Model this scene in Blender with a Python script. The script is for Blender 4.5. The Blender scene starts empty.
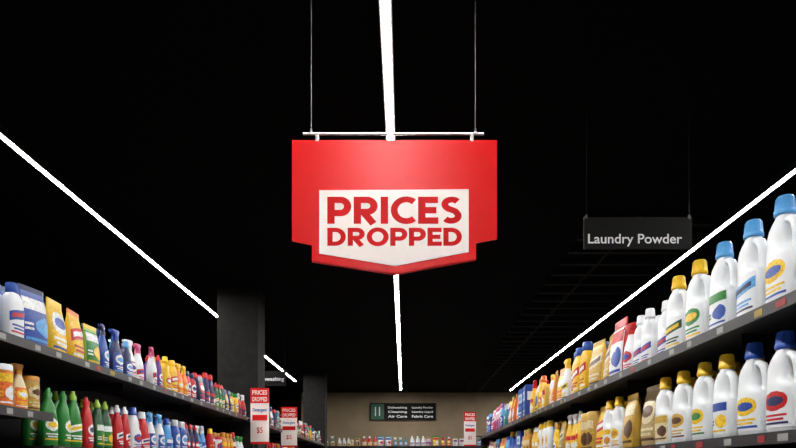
import bpy, math, random
from mathutils import Vector
random.seed(23)
F=620.0; H0=1.25
sc=bpy.context.scene
# ---------------------------------------------------------------- materials
MATS={}
def _base(name):
    m=bpy.data.materials.new(name); m.use_nodes=True
    return m, m.node_tree, m.node_tree.nodes['Principled BSDF']
def mat(name,col,rough=0.4,metal=0.0,var=0.08,scale=30,bump=0.0,spec=0.5):
    if name in MATS: return MATS[name]
    m,nt,b=_base(name)
    tc=nt.nodes.new('ShaderNodeTexCoord'); n=nt.nodes.new('ShaderNodeTexNoise')
    n.inputs['Scale'].default_value=scale; n.inputs['Detail'].default_value=4
    nt.links.new(tc.outputs['Object'],n.inputs['Vector'])
    r=nt.nodes.new('ShaderNodeValToRGB')
    r.color_ramp.elements[0].position=0.3; r.color_ramp.elements[1].position=0.7
    r.color_ramp.elements[0].color=tuple(max(0,c*(1-var)) for c in col)+(1,)
    r.color_ramp.elements[1].color=tuple(min(1,c*(1+var)) for c in col)+(1,)
    nt.links.new(n.outputs['Fac'],r.inputs['Fac']); nt.links.new(r.outputs['Color'],b.inputs['Base Color'])
    b.inputs['Roughness'].default_value=rough; b.inputs['Metallic'].default_value=metal
    b.inputs['Specular IOR Level'].default_value=spec
    if bump>0:
        bp=nt.nodes.new('ShaderNodeBump'); bp.inputs['Strength'].default_value=bump
        nt.links.new(n.outputs['Fac'],bp.inputs['Height']); nt.links.new(bp.outputs['Normal'],b.inputs['Normal'])
    MATS[name]=m; return m
def emis(name,col,s):
    m,nt,b=_base(name); b.inputs['Base Color'].default_value=col+(1,)
    b.inputs['Emission Color'].default_value=col+(1,); b.inputs['Emission Strength'].default_value=s
    MATS[name]=m; return m
C=dict(white=(.76,.79,.82),cream=(.66,.56,.34),blue=(.012,.06,.34),skyblue=(.09,.34,.68),navy=(.008,.016,.09),
 yellow=(.82,.50,.015),amber=(.56,.22,.012),orange=(.76,.15,.012),red=(.52,.008,.012),green=(.015,.20,.025),
 darkgreen=(.008,.07,.02),lime=(.25,.45,.03),purple=(.10,.02,.22),pink=(.6,.09,.22),teal=(.015,.2,.22),
 brown=(.09,.035,.012),black=(.01,.01,.01),gold=(.55,.34,.05),tan=(.40,.29,.12),grey=(.25,.26,.27))
def P(c): return mat('plastic_'+c,C[c],0.33,var=.04,scale=12)
def PL(c): return mat('printed_label_'+c,C[c],0.4,var=.30,scale=95)
PR=dict(bluewhite=('blue','white','skyblue'),navyyel=('navy','yellow','white'),yelred=('yellow','red','white'),
  yelblue=('yellow','white','blue'),goldwhite=('gold','cream','brown'),redwhite=('red','white','navy'),greenwhite=('green','white','yellow'),
  pinkwhite=('pink','white','purple'),whiteblue=('white','blue','red'),whitegreen=('white','green','yellow'),whiteyel=('white','yellow','darkgreen'),
  purplewh=('purple','white','pink'),orangewh=('orange','yellow','white'),tanbr=('tan','cream','brown'),tealwh=('teal','white','lime'),navyred=('navy','red','white'),
  blackgold=('black','gold','white'),whitered=('white','red','blue'),whitegold=('white','yellow','amber'))
# ---------------------------------------------------------------- mesh accumulator
class M:
    def __init__(s,name): s.name=name; s.v=[]; s.f=[]; s.mi=[]; s.sm=[]; s.ms=[]
    def add(s,vs,fs,m,smooth=False,T=None):
        if m not in s.ms: s.ms.append(m)
        k=s.ms.index(m); o=len(s.v)
        if T: vs=[T(p) for p in vs]
        s.v+=vs; s.f+=[tuple(i+o for i in f) for f in fs]; s.mi+=[k]*len(fs); s.sm+=[smooth]*len(fs)
    def box(s,x0,x1,y0,y1,z0,z1,m,T=None):
        vs=[(x,y,z) for z in (z0,z1) for y in (y0,y1) for x in (x0,x1)]
        s.add(vs,[(0,2,3,1),(4,5,7,6),(0,1,5,4),(2,6,7,3),(0,4,6,2),(1,3,7,5)],m,False,T)
    def build(s,parent=None,bevel=0):
        if not s.v: return None
        me=bpy.data.meshes.new(s.name); me.from_pydata(s.v,[],s.f); 
        for m in s.ms: me.materials.append(m)
        me.polygons.foreach_set('material_index',s.mi); me.polygons.foreach_set('use_smooth',s.sm); me.update()
        o=bpy.data.objects.new(s.name,me); sc.collection.objects.link(o)
        if parent: o.parent=parent
        if bevel:
            b=o.modifiers.new('bevel','BEVEL'); b.width=bevel; b.segments=2; b.limit_method='ANGLE'
        return o
def empty(name):
    e=bpy.data.objects.new(name,None); sc.collection.objects.link(e); e.empty_display_size=.1; return e
def sp(a,rx,ry,e):
    c,s=math.cos(a),math.sin(a)
    return (math.copysign(abs(c)**(2/e),c)*rx, math.copysign(abs(s)**(2/e),s)*ry)
def loft(mm,secs,m,T,n=16,e=2.3,smooth=True,cap=True):
    vs=[];fs=[]
    for (z,rx,ry,ox) in secs:
        for i in range(n):
            x,y=sp(2*math.pi*i/n,rx,ry,e); vs.append((x+ox,y,z))
    for k in range(len(secs)-1):
        for i in range(n):
            j=(i+1)%n; fs.append((k*n+i,k*n+j,(k+1)*n+j,(k+1)*n+i))
    mm.add(vs,fs,m,smooth,T)
    if cap:
        mm.add(vs[-n:],[tuple(range(n))],m,False,T); mm.add(vs[:n],[tuple(reversed(range(n)))],m,False,T)
def interp(secs,z):
    for a,b in zip(secs,secs[1:]):
        if a[0]<=z<=b[0]:
            t=(z-a[0])/max(1e-6,b[0]-a[0]); return [a[i]*(1-t)+b[i]*t for i in (1,2,3)]
    return list(secs[-1][1:])
def patch(mm,secs,z0,z1,a0,a1,m,T,off=.0012,e=2.3,nz=3,na=8,oval=False,slant=0):
    vs=[];fs=[]; mid=(a0+a1)/2; hw=(a1-a0)/2
    for k in range(nz+1):
        zz=z0+(z1-z0)*k/nz
        h=1.0
        if oval: h=math.sqrt(max(0.02,1-(2*k/nz-1)**2))
        for i in range(na+1):
            t=-1+2*i/na
            a=mid+t*hw*h
            z=zz+slant*t
            rx,ry,ox=interp(secs,z)
            x,y=sp(a,rx+off,ry+off,e); vs.append((x+ox,y,z))
    for k in range(nz):
        for i in range(na):
            q=k*(na+1)+i; fs.append((q,q+1,q+na+2,q+na+1))
    mm.add(vs,fs,m,True,T)
def label(mm,S,z0,z1,hw,T,e,cols,A=-math.pi/2,bg=True,st=0,near=False,o0=.001):
    a,b,c=[PL(q) for q in cols]; h=z1-z0; n=12 if near else 7
    if cols[0]=='white': a=P('white')
    if bg: patch(mm,S,z0,z1,A-hw,A+hw,a,T,o0,e,4 if near else 3,n)
    if st==0:
        patch(mm,S,z0+h*.42,z0+h*.92,A-hw*.75,A+hw*.75,b,T,o0+.0007,e,8 if near else 5,n,True)
        patch(mm,S,z0+h*.55,z0+h*.79,A-hw*.5,A+hw*.5,c,T,o0+.0014,e,6 if near else 4,n,True)
    elif st==1:
        patch(mm,S,z0+h*.50,z0+h*.78,A-hw,A+hw,b,T,o0+.0007,e,3,n,slant=h*.10)
        patch(mm,S,z0+h*.58,z0+h*.70,A-hw*.7,A+hw*.7,c,T,o0+.0014,e,2,n,slant=h*.07)
    else:
        patch(mm,S,z0+h*.70,z0+h*.95,A-hw*.9,A+hw*.9,b,T,o0+.0007,e,2,n)
        patch(mm,S,z0+h*.18,z0+h*.60,A-hw*.1,A+hw*.85,c,T,o0+.0007,e,6 if near else 4,n,True)
    for k,(w,zf) in enumerate([(.7,.28),(.5,.18),(.8,.08)]):
        if st==2 and k<2:
            patch(mm,S,z0+h*(zf+.1),z0+h*(zf+.15),A-hw*.85,A-hw*.2,b,T,o0+.0007,e,1,3)
        else: patch(mm,S,z0+h*zf,z0+h*(zf+.055),A-hw*w,A+hw*w,b if k<2 else c,T,o0+.0007,e,1,n)
def tube(mm,pts,r,m,T,n=8,flat=1.0):
    vs=[];fs=[]; P_=[Vector(p) for p in pts]
    for k,p in enumerate(P_):
        d=(P_[min(k+1,len(P_)-1)]-P_[max(k-1,0)]).normalized()
        up=Vector((0,1,0)) if abs(d.y)<.9 else Vector((1,0,0))
        a=d.cross(up).normalized(); b=a.cross(d).normalized()
        rr=r[k] if isinstance(r,(list,tuple)) else r
        for i in range(n):
            t=2*math.pi*i/n; q=p+a*math.cos(t)*rr+b*math.sin(t)*rr*flat; vs.append(tuple(q))
    for k in range(len(P_)-1):
        for i in range(n):
            j=(i+1)%n; fs.append((k*n+i,k*n+j,(k+1)*n+j,(k+1)*n+i))
    fs.append(tuple(range(n))); fs.append(tuple(reversed(range((len(P_)-1)*n,len(P_)*n))))
    mm.add(vs,fs,m,True,T)
def TR(x,y,z,rot,s=1.0,sx=1.0):
    c,si=math.cos(rot),math.sin(rot)
    def T(p):
        px,py,pz=p[0]*s*sx,p[1]*s*sx,p[2]*s
        return (x+px*c-py*si,y+px*si+py*c,z+pz)
    return T
FR=-math.pi/2
# ---------------------------------------------------------------- products (local front = -Y)
def jug(mm,T,body,cap,lab,st,n=22,flip=1,near=False):
    f=flip
    S=[(0,.068,.038,0),(.006,.075,.044,0),(.03,.078,.046,0),(.12,.078,.046,0),(.165,.077,.046,0),(.178,.070,.045,-.006*f),(.190,.055,.043,-.019*f),(.205,.048,.042,-.023*f),
       (.235,.046,.041,-.022*f),(.258,.042,.038,-.018*f),(.276,.034,.033,-.013*f),(.290,.027,.027,-.010*f),(.302,.024,.024,-.010*f),(.308,.023,.023,-.010*f)]
    loft(mm,S,body,T,n=n,e=2.7)
    tube(mm,[(.004*f,0,.272),(.022*f,0,.276),(.042*f,0,.268),(.056*f,0,.248),(.063*f,0,.222),(.066*f,0,.195),(.062*f,0,.165)],[.013,.0135,.0135,.0135,.013,.013,.014],body,T,n=10,flat=1.35)
    o=-.010*f
    loft(mm,[(.298,.031,.031,o),(.301,.033,.033,o),(.314,.033,.033,o),(.317,.030,.030,o),(.354,.027,.027,o),(.360,.023,.023,o)],cap,T,n=20,e=2)
    if near:
        for i in range(20):
            a=2*math.pi*i/20
            tube(mm,[(o+.0298*math.cos(a),.0298*math.sin(a),.318),(o+.0270*math.cos(a),.0270*math.sin(a),.353)],.0015,cap,T,n=4)
    label(mm,S,.022,.160,1.0,T,2.7,lab,st=st,near=near)
    if near: label(mm,S,.022,.160,1.0,T,2.7,lab,A=math.pi/2,st=st,near=near)
def round_bottle(mm,T,body,cap,lab,st,n=12):
    S=[(0,.034,.024,0),(.01,.040,.029,0),(.08,.041,.029,0),(.13,.038,.027,0),(.17,.030,.023,0),(.192,.019,.018,0),(.206,.013,.013,0),(.218,.012,.012,0)]
    loft(mm,S,body,T,n=n)
    loft(mm,[(.212,.017,.017,0),(.232,.016,.016,0),(.236,.010,.010,0),(.252,.008,.008,0)],cap,T,n=10,e=2)
    label(mm,S,.02,.13,1.1,T,2.3,lab,st=st)
def flat_bottle(mm,T,body,cap,lab,st,n=14):
    S=[(0,.042,.024,0),(.008,.048,.029,0),(.14,.049,.029,0),(.165,.044,.027,0),(.182,.028,.022,0),(.19,.02,.018,0)]
    loft(mm,S,body,T,n=n,e=2.8)
    loft(mm,[(.186,.023,.021,0),(.188,.025,.022,0),(.222,.024,.021,0),(.226,.020,.018,0)],cap,T,n=12,e=2.2)
    label(mm,S,.02,.15,1.0,T,2.8,lab,st=st)
def spray(mm,T,body,cap,lab,st,n=12):
    S=[(0,.038,.026,0),(.008,.046,.030,0),(.09,.046,.030,0),(.13,.036,.027,0),(.155,.025,.021,0),(.175,.016,.016,0),(.19,.013,.013,0)]
    loft(mm,S,body,T,n=n)
    loft(mm,[(.185,.017,.017,0),(.205,.016,.016,0)],cap,T,n=10,e=2)
    loft(mm,[(.203,.015,.013,0),(.212,.026,.013,-.006),(.228,.038,.012,-.008),(.238,.034,.010,-.004)],cap,T,n=10,e=3)
    tube(mm,[(-.040,0,.228),(-.054,0,.228)],.008,cap,T,n=8)
    tube(mm,[(-.026,0,.214),(-.036,0,.195),(-.035,0,.172)],[.005,.0045,.004],cap,T,n=6)
    label(mm,S,.014,.118,1.15,T,2.3,lab,st=st)
def pouch(mm,T,body,cap,lab,st,n=16):
    S=[(0,.060,.030,0),(.01,.064,.034,0),(.06,.066,.036,0),(.13,.066,.028,0),(.17,.0655,.019,0),(.195,.065,.010,0),(.215,.066,.004,0),(.235,.066,.002,0)]
    loft(mm,S,body,T,n=n,e=3)
    loft(mm,[(.216,.0665,.0045,0),(.236,.0665,.003,0)],cap,T,n=n,e=3)
    label(mm,S,.012,.20,1.12,T,3,lab,st=st,near=True,o0=.0015)
def canister(mm,T,body,cap,lab,st,n=14):
    S=[(0,.038,.038,0),(.004,.040,.040,0),(.15,.040,.040,0),(.155,.038,.038,0)]
    loft(mm,S,body,T,n=n,e=2)
    loft(mm,[(.152,.041,.041,0),(.172,.041,.041,0),(.176,.037,.037,0)],cap,T,n=n,e=2)
    label(mm,S,.01,.145,1.4,T,2,lab,st=st)
def carton(mm,T,body,cap,lab,st,n=16):
    S=[(0,.058,.030,0),(.002,.060,.032,0),(.198,.060,.032,0),(.2,.058,.030,0)]
    loft(mm,S,body,T,n=16,e=14,smooth=False)
    a,b,c=[P(q) for q in lab]
    mm.box(-.054,.054,-.0332,-.0322,.015,.185,a,T); mm.box(-.045,.045,-.0342,-.0334,.11,.165,b,T); mm.box(-.03,.03,-.0350,-.0343,.125,.15,c,T)
    mm.box(-.045,.02,-.0342,-.0334,.075,.09,c,T); mm.box(-.045,.035,-.0342,-.0334,.045,.055,b,T); mm.box(-.045,.01,-.0342,-.0334,.025,.035,b,T)
    for s in (-1,1):
        x0,x1=sorted((s*.0602,s*.0612)); mm.box(x0,x1,-.026,.026,.02,.18,a,T)
        x0,x1=sorted((s*.0613,s*.062)); mm.box(x0,x1,-.02,.02,.11,.16,b,T)
KIND=dict(jug=(jug,.165,.11,'laundry_detergent_bottles'),round=(round_bottle,.092,.068,'dish_soap_bottles'),spray=(spray,.112,.075,'cleaner_spray_bottles'),
  flat=(flat_bottle,.106,.068,'fabric_softener_bottles'),
  pouch=(pouch,.145,.09,'detergent_refill_pouches'),can=(canister,.09,.09,'cleaning_powder_canisters'),box=(carton,.13,.085,'laundry_powder_cartons'))
KH=dict(jug=.36,round=.252,spray=.24,pouch=.236,can=.176,box=.2,flat=.226)
GR={}
def group(side,kind):
    k=(side,kind)
    if k not in GR: GR[k]=M(KIND[kind][3])
    return GR[k]
def facing(side,xf,z,y0,kind,body,cap,lab,st,h,cnt=2,deep=2,inset=.045):
    fn,w,d,_=KIND[kind]; y=y0; cols=PR[lab]
    jt=dict(jug=.08,round=.3,spray=.35,pouch=.16,can=.6,box=.08,flat=.15)[kind]
    s=h/KH[kind]
    for i in range(cnt):
        si=s*random.uniform(.985,1.01)
        push=random.choice([0,0,0,.012,.03])
        for j in range(deep):
            dj=d*s
            x=side*(xf+inset+dj/2+j*(dj+.006)+push+random.uniform(0,.006))
            rot=FR if side>0 else -FR
            T=TR(x,y+w*s/2,z+.0005,rot+random.uniform(-jt,jt),si)
            fn(group(side,kind),T,P(body),P(cap),cols,st)
        y+=w*s+random.uniform(.004,.010)
    return y
XR,XL=1.18,1.60
TOPR,MIDR=H0+.546,H0+.126
TOPL=H0+.56; MIDL1=H0+.265; MIDL2=H0+.12
def bigjug(u,z,top_h,cap,lab,st,body='white'):
    x=XR+.09; y=F*x/(u-404)
    for j in range(2):
        m=M('laundry_detergent_bottle'); s=top_h/.36
        jug(m,TR(0,0,0,FR+random.uniform(-.09,.09),s),P(body),P(cap),lab,st,flip=1,near=True)
        o=m.build(); o.location=(x+j*.12,y+random.uniform(-.004,.004)*j,z+.0005)
for u,cap,h,lab,st in [(862,'skyblue',.37,('white','blue','skyblue'),0),(822,'skyblue',.37,('white','red','yellow'),0),(787,'skyblue',.37,('white','yellow','blue'),0),(755,'skyblue',.365,('white','skyblue','navy'),1),(726,'skyblue',.36,('white','green','blue'),2),
                    (701,'yellow',.36,('white','green','yellow'),0),(680,'yellow',.355,('white','darkgreen','yellow'),1)]:
    bigjug(u,TOPR,h,cap,lab,st)
for u,cap,h,lab,st in [(866,'blue',.34,('white','yellow','blue'),0),(824,'blue',.34,('white','red','navy'),1),(787,'blue',.34,('white','red','navy'),0),(756,'blue',.34,('white','yellow','blue'),0),(728,'yellow',.335,('white','blue','yellow'),2),
                    (706,'yellow',.335,('white','yellow','green'),0),(685,'yellow',.33,('white','gold','brown'),0),(667,'yellow',.33,('cream','gold','brown'),2)]:
    bigjug(u,MIDR,h,cap,lab,st)
def run(side,xf,z,y,yend,seq,deep=2):
    bag=[]; miss=0
    while miss<4:
        if not bag: bag=list(seq); random.shuffle(bag)
        k=list(bag.pop())
        k[6]=random.randint(1,k[6]); k[5]*=random.uniform(.86,1.05); k[4]=random.randint(0,2)
        wd=(KIND[k[0]][1]*k[5]/KH[k[0]]+.012)
        k[6]=min(k[6],int((yend-y)/wd))
        if k[6]<1: miss+=1; continue
        y=facing(side,xf,z,y,*k,deep=deep)+random.uniform(.002,.010)
    return y
y=2.99
y=facing(1,XR,TOPR,y,'jug','white','white','whiteblue',1,.30,3,2)+.01
y=facing(1,XR,TOPR,y,'spray','white','red','whitered',0,.30,1,2)+.01
y=facing(1,XR,TOPR,y,'pouch','red','red','whitered',2,.36,1,2)+.01
seqR=[('pouch','yellow','gold','goldwhite',0,.34,2),('can','gold','yellow','yelred',0,.26,2),('spray','yellow','white','yelblue',0,.33,3),
 ('pouch','gold','gold','yelblue',1,.34,2),('jug','yellow','orange','yelred',0,.32,1),('spray','white','yellow','whiteyel',0,.33,3),
 ('pouch','amber','amber','orangewh',0,.33,2),('flat','yellow','blue','yelred',0,.34,3),('box','gold','white','goldwhite',0,.3,2),('flat','white','yellow','whitegold',0,.33,3),('round','yellow','white','yelblue',0,.33,3)]
seqR2=[('round','skyblue','blue','bluewhite',0,.34,4),('pouch','pink','white','pinkwhite',0,.32,2),('spray','yellow','red','yelred',0,.34,3),
 ('box','blue','blue','bluewhite',0,.33,2),('flat','white','pink','pinkwhite',0,.34,4),('pouch','orange','yellow','orangewh',0,.32,3),('spray','teal','white','tealwh',0,.34,3),
 ('can','purple','white','purplewh',0,.28,2),('jug','blue','yellow','yelblue',0,.34,2),('flat','navy','skyblue','bluewhite',0,.34,3)]
y=run(1,XR,TOPR,y,6.0,seqR); run(1,XR,TOPR,y,9.6,seqR2)
y=3.17
y=facing(1,XR,MIDR,y,'pouch','tan','tan','tanbr',0,.33,1,2)+.006
y=facing(1,XR,MIDR,y,'pouch','gold','yellow','goldwhite',2,.31,1,2)+.006
y=facing(1,XR,MIDR,y,'jug','white','yellow','whitegold',0,.32,1,2)+.006
seqM=[('jug','yellow','amber','yelblue',0,.31,2),('can','gold','gold','goldwhite',0,.29,3),('pouch','gold','gold','tanbr',1,.31,1),('flat','amber','gold','goldwhite',0,.32,3),
 ('spray','yellow','white','yelred',0,.31,3),('box','gold','gold','blackgold',0,.31,1),('jug','white','yellow','whitegold',0,.32,2),('pouch','navy','navy','navyyel',0,.3,1),('flat','white','yellow','whitegold',0,.31,3),('round','yellow','white','yelblue',0,.32,3),('pouch','yellow','yellow','yelred',0,.31,2),('round','white','blue','whiteblue',0,.32,2)]
y=run(1,XR,MIDR,y,6.8,seqM); run(1,XR,MIDR,y,9.6,seqM[:3]+seqR2)
y=1.75
for a in [('pouch','blue','blue','bluewhite',0,.26,2),('pouch','navy','blue','navyyel',1,.27,2),('pouch','blue','navy','whiteblue',0,.27,1),('flat','white','blue','whiteblue',1,.25,1),('pouch','blue','navy','bluewhite',2,.28,1),
  ('pouch','yellow','yellow','yelblue',0,.27,1),('pouch','yellow','orange','yelred',1,.26,1),('pouch','lime','yellow','greenwhite',2,.23,1),
  ('spray','blue','navy','bluewhite',0,.27,1),('spray','navy','blue','bluewhite',0,.27,1),('jug','navy','skyblue','bluewhite',0,.23,1),('spray','white','white','pinkwhite',0,.26,1),('spray','white','pink','whitered',1,.27,2),
  ('round','purple','red','purplewh',0,.24,1),('jug','yellow','yellow','yelred',0,.25,1),('flat','yellow','yellow','yelred',1,.25,1),('spray','orange','yellow','orangewh',0,.25,2),
  ('flat','red','navy','redwhite',0,.23,2),('pouch','navy','navy','navyred',0,.23,1)]:
    y=facing(-1,XL,TOPL,y,*a[:6],a[6],2)+.004
seqL=[('round','darkgreen','red','greenwhite',0,.26,3),('spray','red','white','navyred',0,.27,2),('pouch','navy','navy','navyyel',0,.25,2),('flat','yellow','green','yelblue',0,.25,2),
 ('spray','white','blue','whiteblue',0,.28,2),('can','red','white','redwhite',0,.2,2),('round','pink','white','pinkwhite',0,.26,2),('box','teal','teal','tealwh',0,.23,1),
 ('jug','navy','red','navyred',0,.27,2),('pouch','black','gold','blackgold',0,.25,2),('flat','black','red','redwhite',0,.25,2),('can','brown','black','tanbr',0,.18,2),('spray','navy','grey','navyyel',0,.27,2)]
run(-1,XL,TOPL,y,6.6,seqL)
run(-1,XL,TOPL,7.35,12.4,seqL)
y=1.7
for a in [('can','cream','brown','tanbr',0,.18,3),('round','amber','orange','orangewh',1,.21,4),('spray','orange','cream','orangewh',0,.22,2),('can','amber','white','orangewh',2,.19,1),('spray','cream','amber','orangewh',0,.21,1),('can','tan','amber','goldwhite',0,.17,1)]:
    y=facing(-1,XL,MIDL1,y,*a)+.004
y=2.9
for a in [('round','green','green','greenwhite',0,.28,2),('round','green','lime','greenwhite',1,.29,1),('round','red','red','redwhite',0,.28,1),('round','darkgreen','lime','greenwhite',2,.28,2),('round','red','white','redwhite',1,.27,2),
  ('jug','white','blue','whiteblue',0,.28,1),('jug','red','white','redwhite',1,.27,1),('spray','white','skyblue','bluewhite',0,.28,2),('jug','skyblue','blue','bluewhite',2,.26,1),('flat','blue','white','bluewhite',0,.26,2),('round','navy','red','navyred',0,.26,3)]:
    y=facing(-1,XL,MIDL2,y,*a)+.006
seqL2=[('round','red','red','redwhite',0,.27,3),('round','green','lime','greenwhite',0,.28,3),('spray','skyblue','white','bluewhite',0,.29,2),('can','white','red','whitered',0,.22,2),
  ('pouch','purple','purple','purplewh',0,.26,2),('flat','amber','amber','orangewh',0,.27,3),('spray','white','green','whitegreen',0,.28,3),('jug','navy','red','navyred',0,.29,2),('flat','black','red','redwhite',0,.27,2),('jug','red','yellow','yelred',0,.28,1)]
run(-1,XL,MIDL2,y,6.6,seqL2)
run(-1,XL,MIDL2,7.35,12.4,seqL2)
for z in (.22,.58,.94):
    run(1,XR,z,1.2,9.6,[('box','white','white','whiteblue',0,.28,3),('pouch','purple','purple','purplewh',0,.28,3),('jug','white','green','whitegreen',0,.28,2)],deep=1)
    run(-1,XL,z,1.4,6.5,[('round','green','lime','greenwhite',0,.27,4),('can','white','red','whitered',0,.24,3),('spray','blue','white','bluewhite',0,.27,3)],deep=1)
    run(-1,XL,z,7.4,12.4,[('round','red','lime','redwhite',0,.27,4),('can','white','blue','whiteblue',0,.24,3)],deep=1)
# ---------------------------------------------------------------- shelving
steel=mat('shelf_steel_dark',(.013,.013,.014),.5,.2,scale=60)
rail=mat('price_rail_plastic',(.02,.02,.022),.4)
tick_w=mat('price_ticket_white',(.30,.30,.29),.5); tick_y=mat('price_ticket_yellow',(.35,.25,.03),.5); tick_r=mat('price_ticket_red',(.30,.015,.015),.5)
def shelving(side,xf,y0,y1,levels,bays):
    m=M('supermarket_shelving'); s=side
    def bx(a,b,c,d,e,f,mt): m.box(min(s*a,s*b),max(s*a,s*b),c,d,e,f,mt)
    top=max(l for l,_,_ in levels)
    bx(xf+.46,xf+.50,y0,y1,0,top+.05,steel)
    bx(xf+.03,xf+.46,y0,y1,.0,.15,steel)
    for z,a,b in levels:
        bx(xf+.012,xf+.46,a,b,z-.022,z,steel)
        bx(xf,xf+.012,a,b,z-.036,z+.003,rail)
        yy=a+.05
        while yy<b-.1:
            w=random.uniform(.035,.055)
            mt=random.choice([tick_w,tick_w,tick_w,tick_y,tick_r])
            bx(xf-.0015,xf-.0002,yy,yy+w,z-.029,z-.006,mt)
            yy+=w+random.uniform(.06,.22)
        yb=a
        while yb<b:
            bx(xf+.10,xf+.455,yb,yb+.006,z-.07,z-.023,steel); yb+=bays
    yb=y0
    while yb<=y1:
        bx(xf+.44,xf+.46,yb-.02,yb+.02,.1,top+.04,steel); yb+=bays
    bx(xf+.02,xf+.5,y0-.02,y0,.0,top,steel); bx(xf+.02,xf+.5,y1,y1+.02,.0,top,steel)
    return m.build()
LOW=[.22,.58,.94]
shelving(1,XR,1.15,9.65,[(TOPR,1.15,9.65),(MIDR,1.15,9.65)]+[(z,1.15,9.65) for z in LOW],1.2)
shelving(-1,XL,1.35,6.68,[(TOPL,1.35,6.68),(MIDL1,1.35,2.83),(MIDL2,2.83,6.68)]+[(z,1.35,6.68) for z in LOW],1.2)
shelving(-1,XL,7.33,12.45,[(TOPL,7.33,12.45),(MIDL2,7.33,12.45)]+[(z,7.33,12.45) for z in LOW],1.2)
# ---------------------------------------------------------------- room
cz=H0+2.05
blackp=mat('ceiling_black_paint',(.0018,.0018,.0018),.9,scale=5,spec=.05)
wallk=mat('wall_dark_paint',(.003,.003,.003),.9,scale=5,spec=.05)
beige=mat('wall_beige_paint',(.28,.21,.13),.8,scale=3,var=.1)
def tiles():
    m,nt,b=_base('floor_vinyl_tiles')
    tc=nt.nodes.new('ShaderNodeTexCoord'); br=nt.nodes.new('ShaderNodeTexBrick')
    br.offset=0; br.inputs['Scale'].default_value=1; br.inputs['Brick Width'].default_value=.6; br.inputs['Row Height'].default_value=.6
    br.inputs['Mortar Size'].default_value=.003; br.inputs['Color1'].default_value=(.2,.195,.185,1); br.inputs['Color2'].default_value=(.22,.215,.2,1); br.inputs['Mortar'].default_value=(.06,.06,.06,1)
    nt.links.new(tc.outputs['Object'],br.inputs['Vector']); nt.links.new(br.outputs['Color'],b.inputs['Base Color']); b.inputs['Roughness'].default_value=.35
    return m
def slab(name,*a):
    m=M(name); m.box(*a[:6],a[6]); return m.build()
slab('floor',-5,5,-3,16,-.1,0,tiles())
slab('ceiling',-5,5,-3,16,cz,cz+.1,blackp)
slab('wall_left',-5.1,-5,-3,16,0,cz,wallk); slab('wall_right',5,5.1,-3,16,0,cz,wallk); slab('wall_rear',-5,5,-3.1,-3,0,cz,wallk)
m=M('wall_front'); m.box(-2.65,3.0,16,16.1,0,cz,beige); m.box(-5,-2.65,16,16.1,0,cz,wallk); m.box(3.0,5,16,16.1,0,cz,wallk); m.build()
sl=mat('ceiling_slat_grey',(.012,.012,.012),.7,spec=.1)
m=M('ceiling_slats')
y=5.0
while y<15.6:
    m.box(1.5,2.5,y,y+.05,cz-.05,cz-.002,sl); y+=.32
m.box(1.85,1.88,4.9,15.6,cz-.045,cz-.001,sl)
m.build()
conc=mat('column_dark_concrete',(.017,.016,.015),.85,scale=14,var=.25,bump=.1,spec=.2)
for y0 in (6.87,12.72):
    m=M('column'); m.box(-2.07,-1.62,y0,y0+.36,0,cz-.001,conc)
    m.box(-2.085,-1.605,y0-.015,y0+.375,0,.12,steel)
    m.build(bevel=.008)
led=emis('led_diffuser',(1.0,.98,.95),160.0); ledg=emis('led_diffuser_edge',(1.0,.98,.95),.45)
alu=mat('lamp_housing_black',(.02,.02,.02),.4)
def strip(x,y0,y1,w=.046):
    m=M('led_strip_light'); z=H0+2.0; k=w*.34
    m.box(x-w/2-.002,x-w/2,y0,y1,z-.001,cz-.001,alu); m.box(x+w/2,x+w/2+.002,y0,y1,z-.001,cz-.001,alu)
    m.box(x-w/2,x+w/2,y0,y1,z+.006,cz-.001,alu)
    m.box(x-k,x+k,y0+.002,y1-.002,z,z+.005,led)
    m.box(x-w/2+.0005,x-k-.0003,y0+.002,y1-.002,z+.0005,z+.005,ledg); m.box(x+k+.0003,x+w/2-.0005,y0+.002,y1-.002,z+.0005,z+.005,ledg)
    m.build()
strip(-.08,-1.5,15.1,.054); strip(-2.4,-1.5,13.7,.046); strip(2.6,-1.5,15.2,.046)
# ---------------------------------------------------------------- text
def ribbon(mm,pts,t,y,m,T,closed=False):
    q=[]
    for p in pts:
        if not q or (Vector(p)-Vector(q[-1])).length>.012: q.append(p)
    pts=q
    n=len(pts); L=[];R=[]
    for i,p in enumerate(pts):
        p=Vector(p)
        a=Vector(pts[i-1]) if (i>0 or closed) else None; b=Vector(pts[(i+1)%n]) if (i<n-1 or closed) else None
        d1=(p-a).normalized() if a is not None else (b-p).normalized()
        d2=(b-p).normalized() if b is not None else d1
        n1=Vector((-d1.y,d1.x)); n2=Vector((-d2.y,d2.x)); nn=(n1+n2).normalized(); k=min(1.3,1/max(.3,nn.dot(n1)))
        L.append(p+nn*t/2*k); R.append(p-nn*t/2*k)
    vs=[(q.x,y,q.y) for q in L]+[(q.x,y,q.y) for q in R]; fs=[]
    for i in range(n if closed else n-1):
        j=(i+1)%n; fs.append((i,j,n+j,n+i))
    mm.add(vs,fs,m,False,T)
def arc(cx,cy,rx,ry,a0,a1,n=10):
    return [(cx+rx*math.cos(math.radians(a0+(a1-a0)*i/n)),cy+ry*math.sin(math.radians(a0+(a1-a0)*i/n))) for i in range(n+1)]
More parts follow.
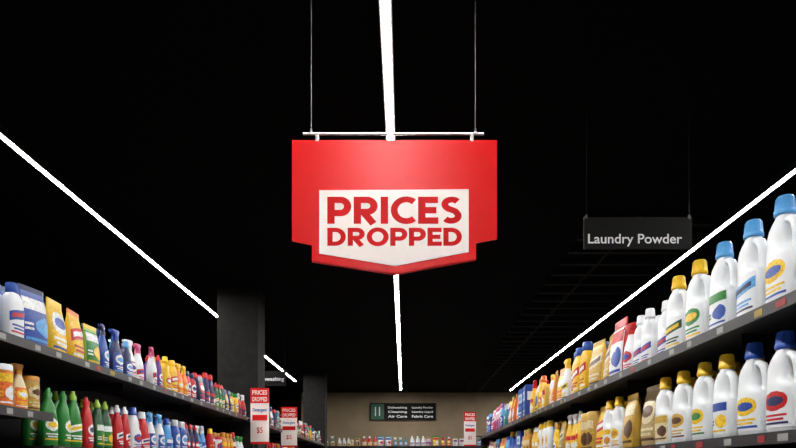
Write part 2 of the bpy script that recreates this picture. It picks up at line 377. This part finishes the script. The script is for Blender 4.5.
def letter(ch,t):
    h=t/2; w=.78
    if ch=='P': return w-.02,[([(h,0),(h,1)],0),([(h,1-h),(.40,1-h)]+arc(.42,.64,.32-h+.02,.36-h,80,-80)+[(.40,.28+h),(h,.28+h)],0)]
    if ch=='R': return w,[([(h,0),(h,1)],0),([(h,1-h),(.40,1-h)]+arc(.42,.66,.32-h+.02,.34-h,80,-80)+[(.40,.32+h),(h,.32+h)],0),([(.33,.40),(.63,0)],0)]
    if ch=='I': return t,[([(h,0),(h,1)],0)]
    if ch=='C': return .80,[(arc(.5,.5,.5-h,.52-h,50,310,20),0)]
    if ch=='O': return .98,[(arc(.49,.5,.49-h,.52-h,0,360,28)[:-1],1)]
    if ch=='E': return .64,[([(h,0),(h,1)],0),([(.01,1-h),(.63,1-h)],0),([(.01,.5),(.58,.5)],0),([(.01,h),(.64,h)],0)]
    if ch=='D': return .84,[([(h,0),(h,1)],0),([(h,1-h),(.34,1-h)]+arc(.36,.5,.47-h,.5-h,82,-82,14)+[(.34,h),(h,h)],0)]
    if ch=='S': 
        return .68,[(arc(.35,.72,.22,.175,35,215,12)+[(.24,.56),(.36,.51),(.46,.46)]+arc(.33,.29,.225,.18,35,-145,12),0)]
def word(mm,txt,x0,x1,z0,z1,y,m,t=.235,gap=.075):
    W_=0; L=[]
    for c in txt:
        w,s=letter(c,t); L.append((W_,s,c)); W_+=w+gap
    W_-=gap; sx=(x1-x0)/W_; sz=z1-z0; k=0
    for ox,strokes,c in L:
        for pts,cl in strokes:
            k+=1
            ribbon(mm,[(p[0]+ox,p[1]) for p in pts],t*(.92 if c in 'CS' else 1),0,m,lambda p,k=k:(x0+p[0]*sx,y-.00005*(k%4),z0+p[2]*sz),bool(cl))
def text(name,body,x0,x1,z0,z1,y,m,parent,off=0.0):
    cu=bpy.data.curves.new(name+'_cu','FONT'); cu.body=body; cu.offset=off
    o=bpy.data.objects.new(name+'_tmp',cu); sc.collection.objects.link(o)
    dg=bpy.context.evaluated_depsgraph_get(); me=bpy.data.meshes.new_from_object(o.evaluated_get(dg))
    bpy.data.objects.remove(o)
    xs=[v.co.x for v in me.vertices]; ys=[v.co.y for v in me.vertices]
    a,b,c,d=min(xs),max(xs),min(ys),max(ys)
    for v in me.vertices:
        px,py=v.co.x,v.co.y
        v.co=(x0+(px-a)/(b-a)*(x1-x0),y,z0+(py-c)/(d-c)*(z1-z0))
    me.materials.clear(); me.materials.append(m); me.name=name
    r=bpy.data.objects.new(name,me); sc.collection.objects.link(r); r.parent=parent; return r
def W(u,v,y): return ((u-404)*y/F, H0+(472-v)*y/F)
def polyplate(mm,pts,y0,y1,m):
    n=len(pts); vs=[(p[0],y0,p[1]) for p in pts]+[(p[0],y1,p[1]) for p in pts]
    fs=[tuple(range(n)),tuple(reversed(range(n,2*n)))]+[(i,(i+1)%n,n+(i+1)%n,n+i) for i in range(n)]
    mm.add(vs,fs,m)
# ---------------------------------------------------------------- main promo sign
red=mat('sign_red_satin',(.66,.0015,.003),.36,var=.02,scale=3,spec=.28); wht=mat('sign_white',(.88,.80,.76),.5,var=.01,scale=3,spec=.2)
redtxt=mat('sign_text_red',(.56,.008,.010),.5,var=.03,spec=.1); chrome=mat('brushed_steel_rod',(.4,.4,.4),.35,.9); cable=mat('steel_cable',(.06,.06,.06),.5,.6)
sy=2.5; E=empty('hanging_price_promotion_sign')
m=M('red_panel')
polyplate(m,[W(u,v,sy) for u,v in [(292,140),(292,241),(312,245),(312,262),(395,275),(476,260),(476,243),(497,239),(497,140)]],sy,sy+.008,red)
m.build(E)
m=M('red_v_layer')
polyplate(m,[W(u,v,sy) for u,v in [(312,184),(312,261),(395,274),(476,259),(476,184)]],sy-.004,sy-.0005,red)
m.build(E)
m=M('white_label'); polyplate(m,[W(u,v,sy) for u,v in [(319.5,191),(319.5,254),(395.5,266.5),(468.5,252.5),(468.5,190)]],sy-.007,sy-.0042,wht); m.build(E)
m=M('lettering')
a=W(327.5,224.5,sy); b=W(462,197.5,sy); word(m,'PRICES',a[0],b[0],a[1],b[1],sy-.0075,redtxt)
a=W(327.5,246.5,sy); b=W(462,228.5,sy); word(m,'DROPPED',a[0],b[0],a[1],b[1],sy-.0075,redtxt,t=.235,gap=.07)
m.build(E)
I=TR(0,0,0,0)
m=M('hanger_rod'); a=W(303,133.5,sy); b=W(484,133.5,sy); tube(m,[(a[0],sy+.004,a[1]),(b[0],sy+.004,b[1])],.0052,chrome,I,n=10); m.build(E)
m=M('clips')
for u in (317,472):
    a=W(u,137,sy); m.box(a[0]-.006,a[0]+.006,sy-.003,sy+.011,a[1]-.018,a[1]+.012,chrome)
m.build(E)
m=M('cables')
for u in (311,475.5):
    a=W(u,133,sy); tube(m,[(a[0],sy+.004,a[1]),(a[0],sy+.004,cz)],.0013,cable,I,n=6)
    tube(m,[(a[0],sy+.004,a[1]-.004),(a[0],sy+.004,a[1]+.018)],.005,chrome,I,n=8)
m.build(E)
# ---------------------------------------------------------------- category signs
signk=mat('category_sign_black',(.006,.006,.006),.6,spec=.15); txtw=mat('sign_text_white',(.85,.85,.85),.5,var=.01)
def catsign(body,u0,u1,v0,v1,tu0,tu1,tv0,tv1,y):
    E=empty('hanging_aisle_category_sign')
    a=W(u0,v1,y); b=W(u1,v0,y)
    m=M('panel'); m.box(a[0],b[0],y,y+.01,a[1],b[1],signk); m.build(E,bevel=.001)
    c=W(tu0,tv1,y); d=W(tu1,tv0,y); text('lettering',body,c[0],d[0],c[1],d[1],y-.001,txtw,E,.012)
    m=M('cables')
    for x in (a[0]+.015,b[0]-.015):
        tube(m,[(x,y+.005,b[1]-.002),(x,y+.005,cz)],.0008,steel,I,n=6); m.box(x-.006,x+.006,y-.002,y+.012,b[1]-.01,b[1]+.012,cable)
    m.build(E)
catsign('Laundry Powder',584,692,217,249,588,682,234,246.5,3.5)
catsign('Dishwashing',247,286,371,386,256,284,377,382,8.95)
E=empty('aisle_directory_board'); y=15.93
a=W(370,420,y); b=W(436,403,y)
m=M('board'); m.box(a[0],b[0],y,y+.05,a[1],b[1],signk); m.build(E)
grn=mat('sign_green',(.01,.10,.055),.5); a=W(371,419.5,y); b=W(384,404,y)
m=M('number_tile'); m.box(a[0],b[0],y-.012,y-.001,a[1],b[1],grn); m.build(E)
a=W(375,416,y); b=W(380,407,y); text('number','11',a[0],b[0],a[1],b[1],y-.014,txtw,E,.01)
for i,(s1,s2) in enumerate([('Dishwashing','Laundry Powder'),('Cleaning','Laundry Liquid'),('Air Care','Fabric Care')]):
    v=406.5+i*4.3
    a=W(388,v+2.6,y); b=W(407,v,y); text('lettering',s1,a[0],b[0],a[1],b[1],y-.003,txtw,E,.02)
    a=W(412,v+2.6,y); b=W(433,v,y); text('lettering',s2,a[0],b[0],a[1],b[1],y-.003,txtw,E,.02)
def flag(u0,u1,v0,v1,y,side):
    E=empty('shelf_edge_price_flag'); a=W(u0,v1,y); b=W(u1,v0,y); h=b[1]-a[1]; w=b[0]-a[0]
    m=M('card'); m.box(a[0],b[0],y,y+.004,a[1],b[1],wht); m.build(E)
    m=M('red_header'); m.box(a[0],b[0],y-.002,y-.0002,b[1]-h*.27,b[1],red); m.box(a[0]+w*.1,b[0]-w*.1,y-.002,y-.0002,a[1]+h*.42,a[1]+h*.52,red)
    m.box(a[0],b[0],y-.002,y-.0002,a[1],a[1]+h*.04,red); m.build(E)
    text('lettering','PRICES',a[0]+w*.1,b[0]-w*.1,b[1]-h*.12,b[1]-h*.04,y-.003,wht,E,.02)
    text('lettering','DROPPED',a[0]+w*.1,b[0]-w*.1,b[1]-h*.24,b[1]-h*.16,y-.003,wht,E,.02)
    blu=P('blue')
    text('product_name','Detergent',a[0]+w*.12,b[0]-w*.12,a[1]+h*.56,a[1]+h*.64,y-.003,blu,E,.02)
    text('price','$5',a[0]+w*.34,b[0]-w*.34,a[1]+h*.18,a[1]+h*.30,y-.003,redtxt,E,.01)
    m=M('bracket'); xe=(-XL if side<0 else XR); zz=H0+.545
    x1=a[0] if side<0 else b[0]
    m.box(min(xe,x1)-.0,max(xe,x1)+.01,y+.004,y+.010,zz-.02,zz,steel); m.build(E)
flag(250.5,269,388,444,6.35,-1); flag(281,297,407,447,8.15,-1); flag(464,476,412,446,9.3,1)
# ---------------------------------------------------------------- rear display unit
m=M('grocery_display_shelving')
LV=(.15,.5,.85,1.2,1.55,1.9)
for z in LV:
    m.box(-2.4,2.7,15.5,15.9,z-.03,z,steel); m.box(-2.4,2.7,15.488,15.5,z-.035,z+.004,rail)
m.box(-2.4,2.7,15.9,15.93,0,1.9,steel)
for x in (-2.4,-1.2,0,1.2,2.68): m.box(x,x+.02,15.5,15.9,0,1.9,steel)
m.build()
g=M('packaged_groceries')
kinds=[(carton,.15),(pouch,.16),(flat_bottle,.13),(canister,.11),(jug,.18),(spray,.13)]
for z in LV:
    x=-2.3
    while x<2.5:
        fn,w=random.choice(kinds); c=random.choice(['white','yellow','blue','cream','red','navy','teal','green']); l=random.choice(list(PR.values()))
        sh=random.uniform(.8,1.2)*(.65 if fn is jug else 1); st=random.randint(0,2)
        for i in range(random.randint(1,3)):
            if x>2.5: break
            if z<1.8 and any(abs(x+w*.5-(q+.01))<w/2+.02 for q in (-1.2,0,1.2)): x+=w*.5; continue
            fn(g,TR(x+w*.5,15.62,z+.0005,0,sh),P(c),P(random.choice(['white',c])),l,st); x+=w*1.12*sh
g.build()
for g in GR.values(): g.build()
w=bpy.data.worlds.new('World'); sc.world=w; w.use_nodes=True
w.node_tree.nodes['Background'].inputs[0].default_value=(.5,.5,.55,1); w.node_tree.nodes['Background'].inputs[1].default_value=.0
cd=bpy.data.cameras.new('Camera'); cd.sensor_width=36; cd.lens=F/796*36; cd.shift_x=-6/796; cd.shift_y=248/796; cd.clip_start=.02
co=bpy.data.objects.new('Camera',cd); sc.collection.objects.link(co); co.location=(0,0,H0); co.rotation_euler=(math.pi/2,0,0); sc.camera=co
sc.view_settings.view_transform='Standard'; sc.view_settings.look='None'; sc.view_settings.exposure=0
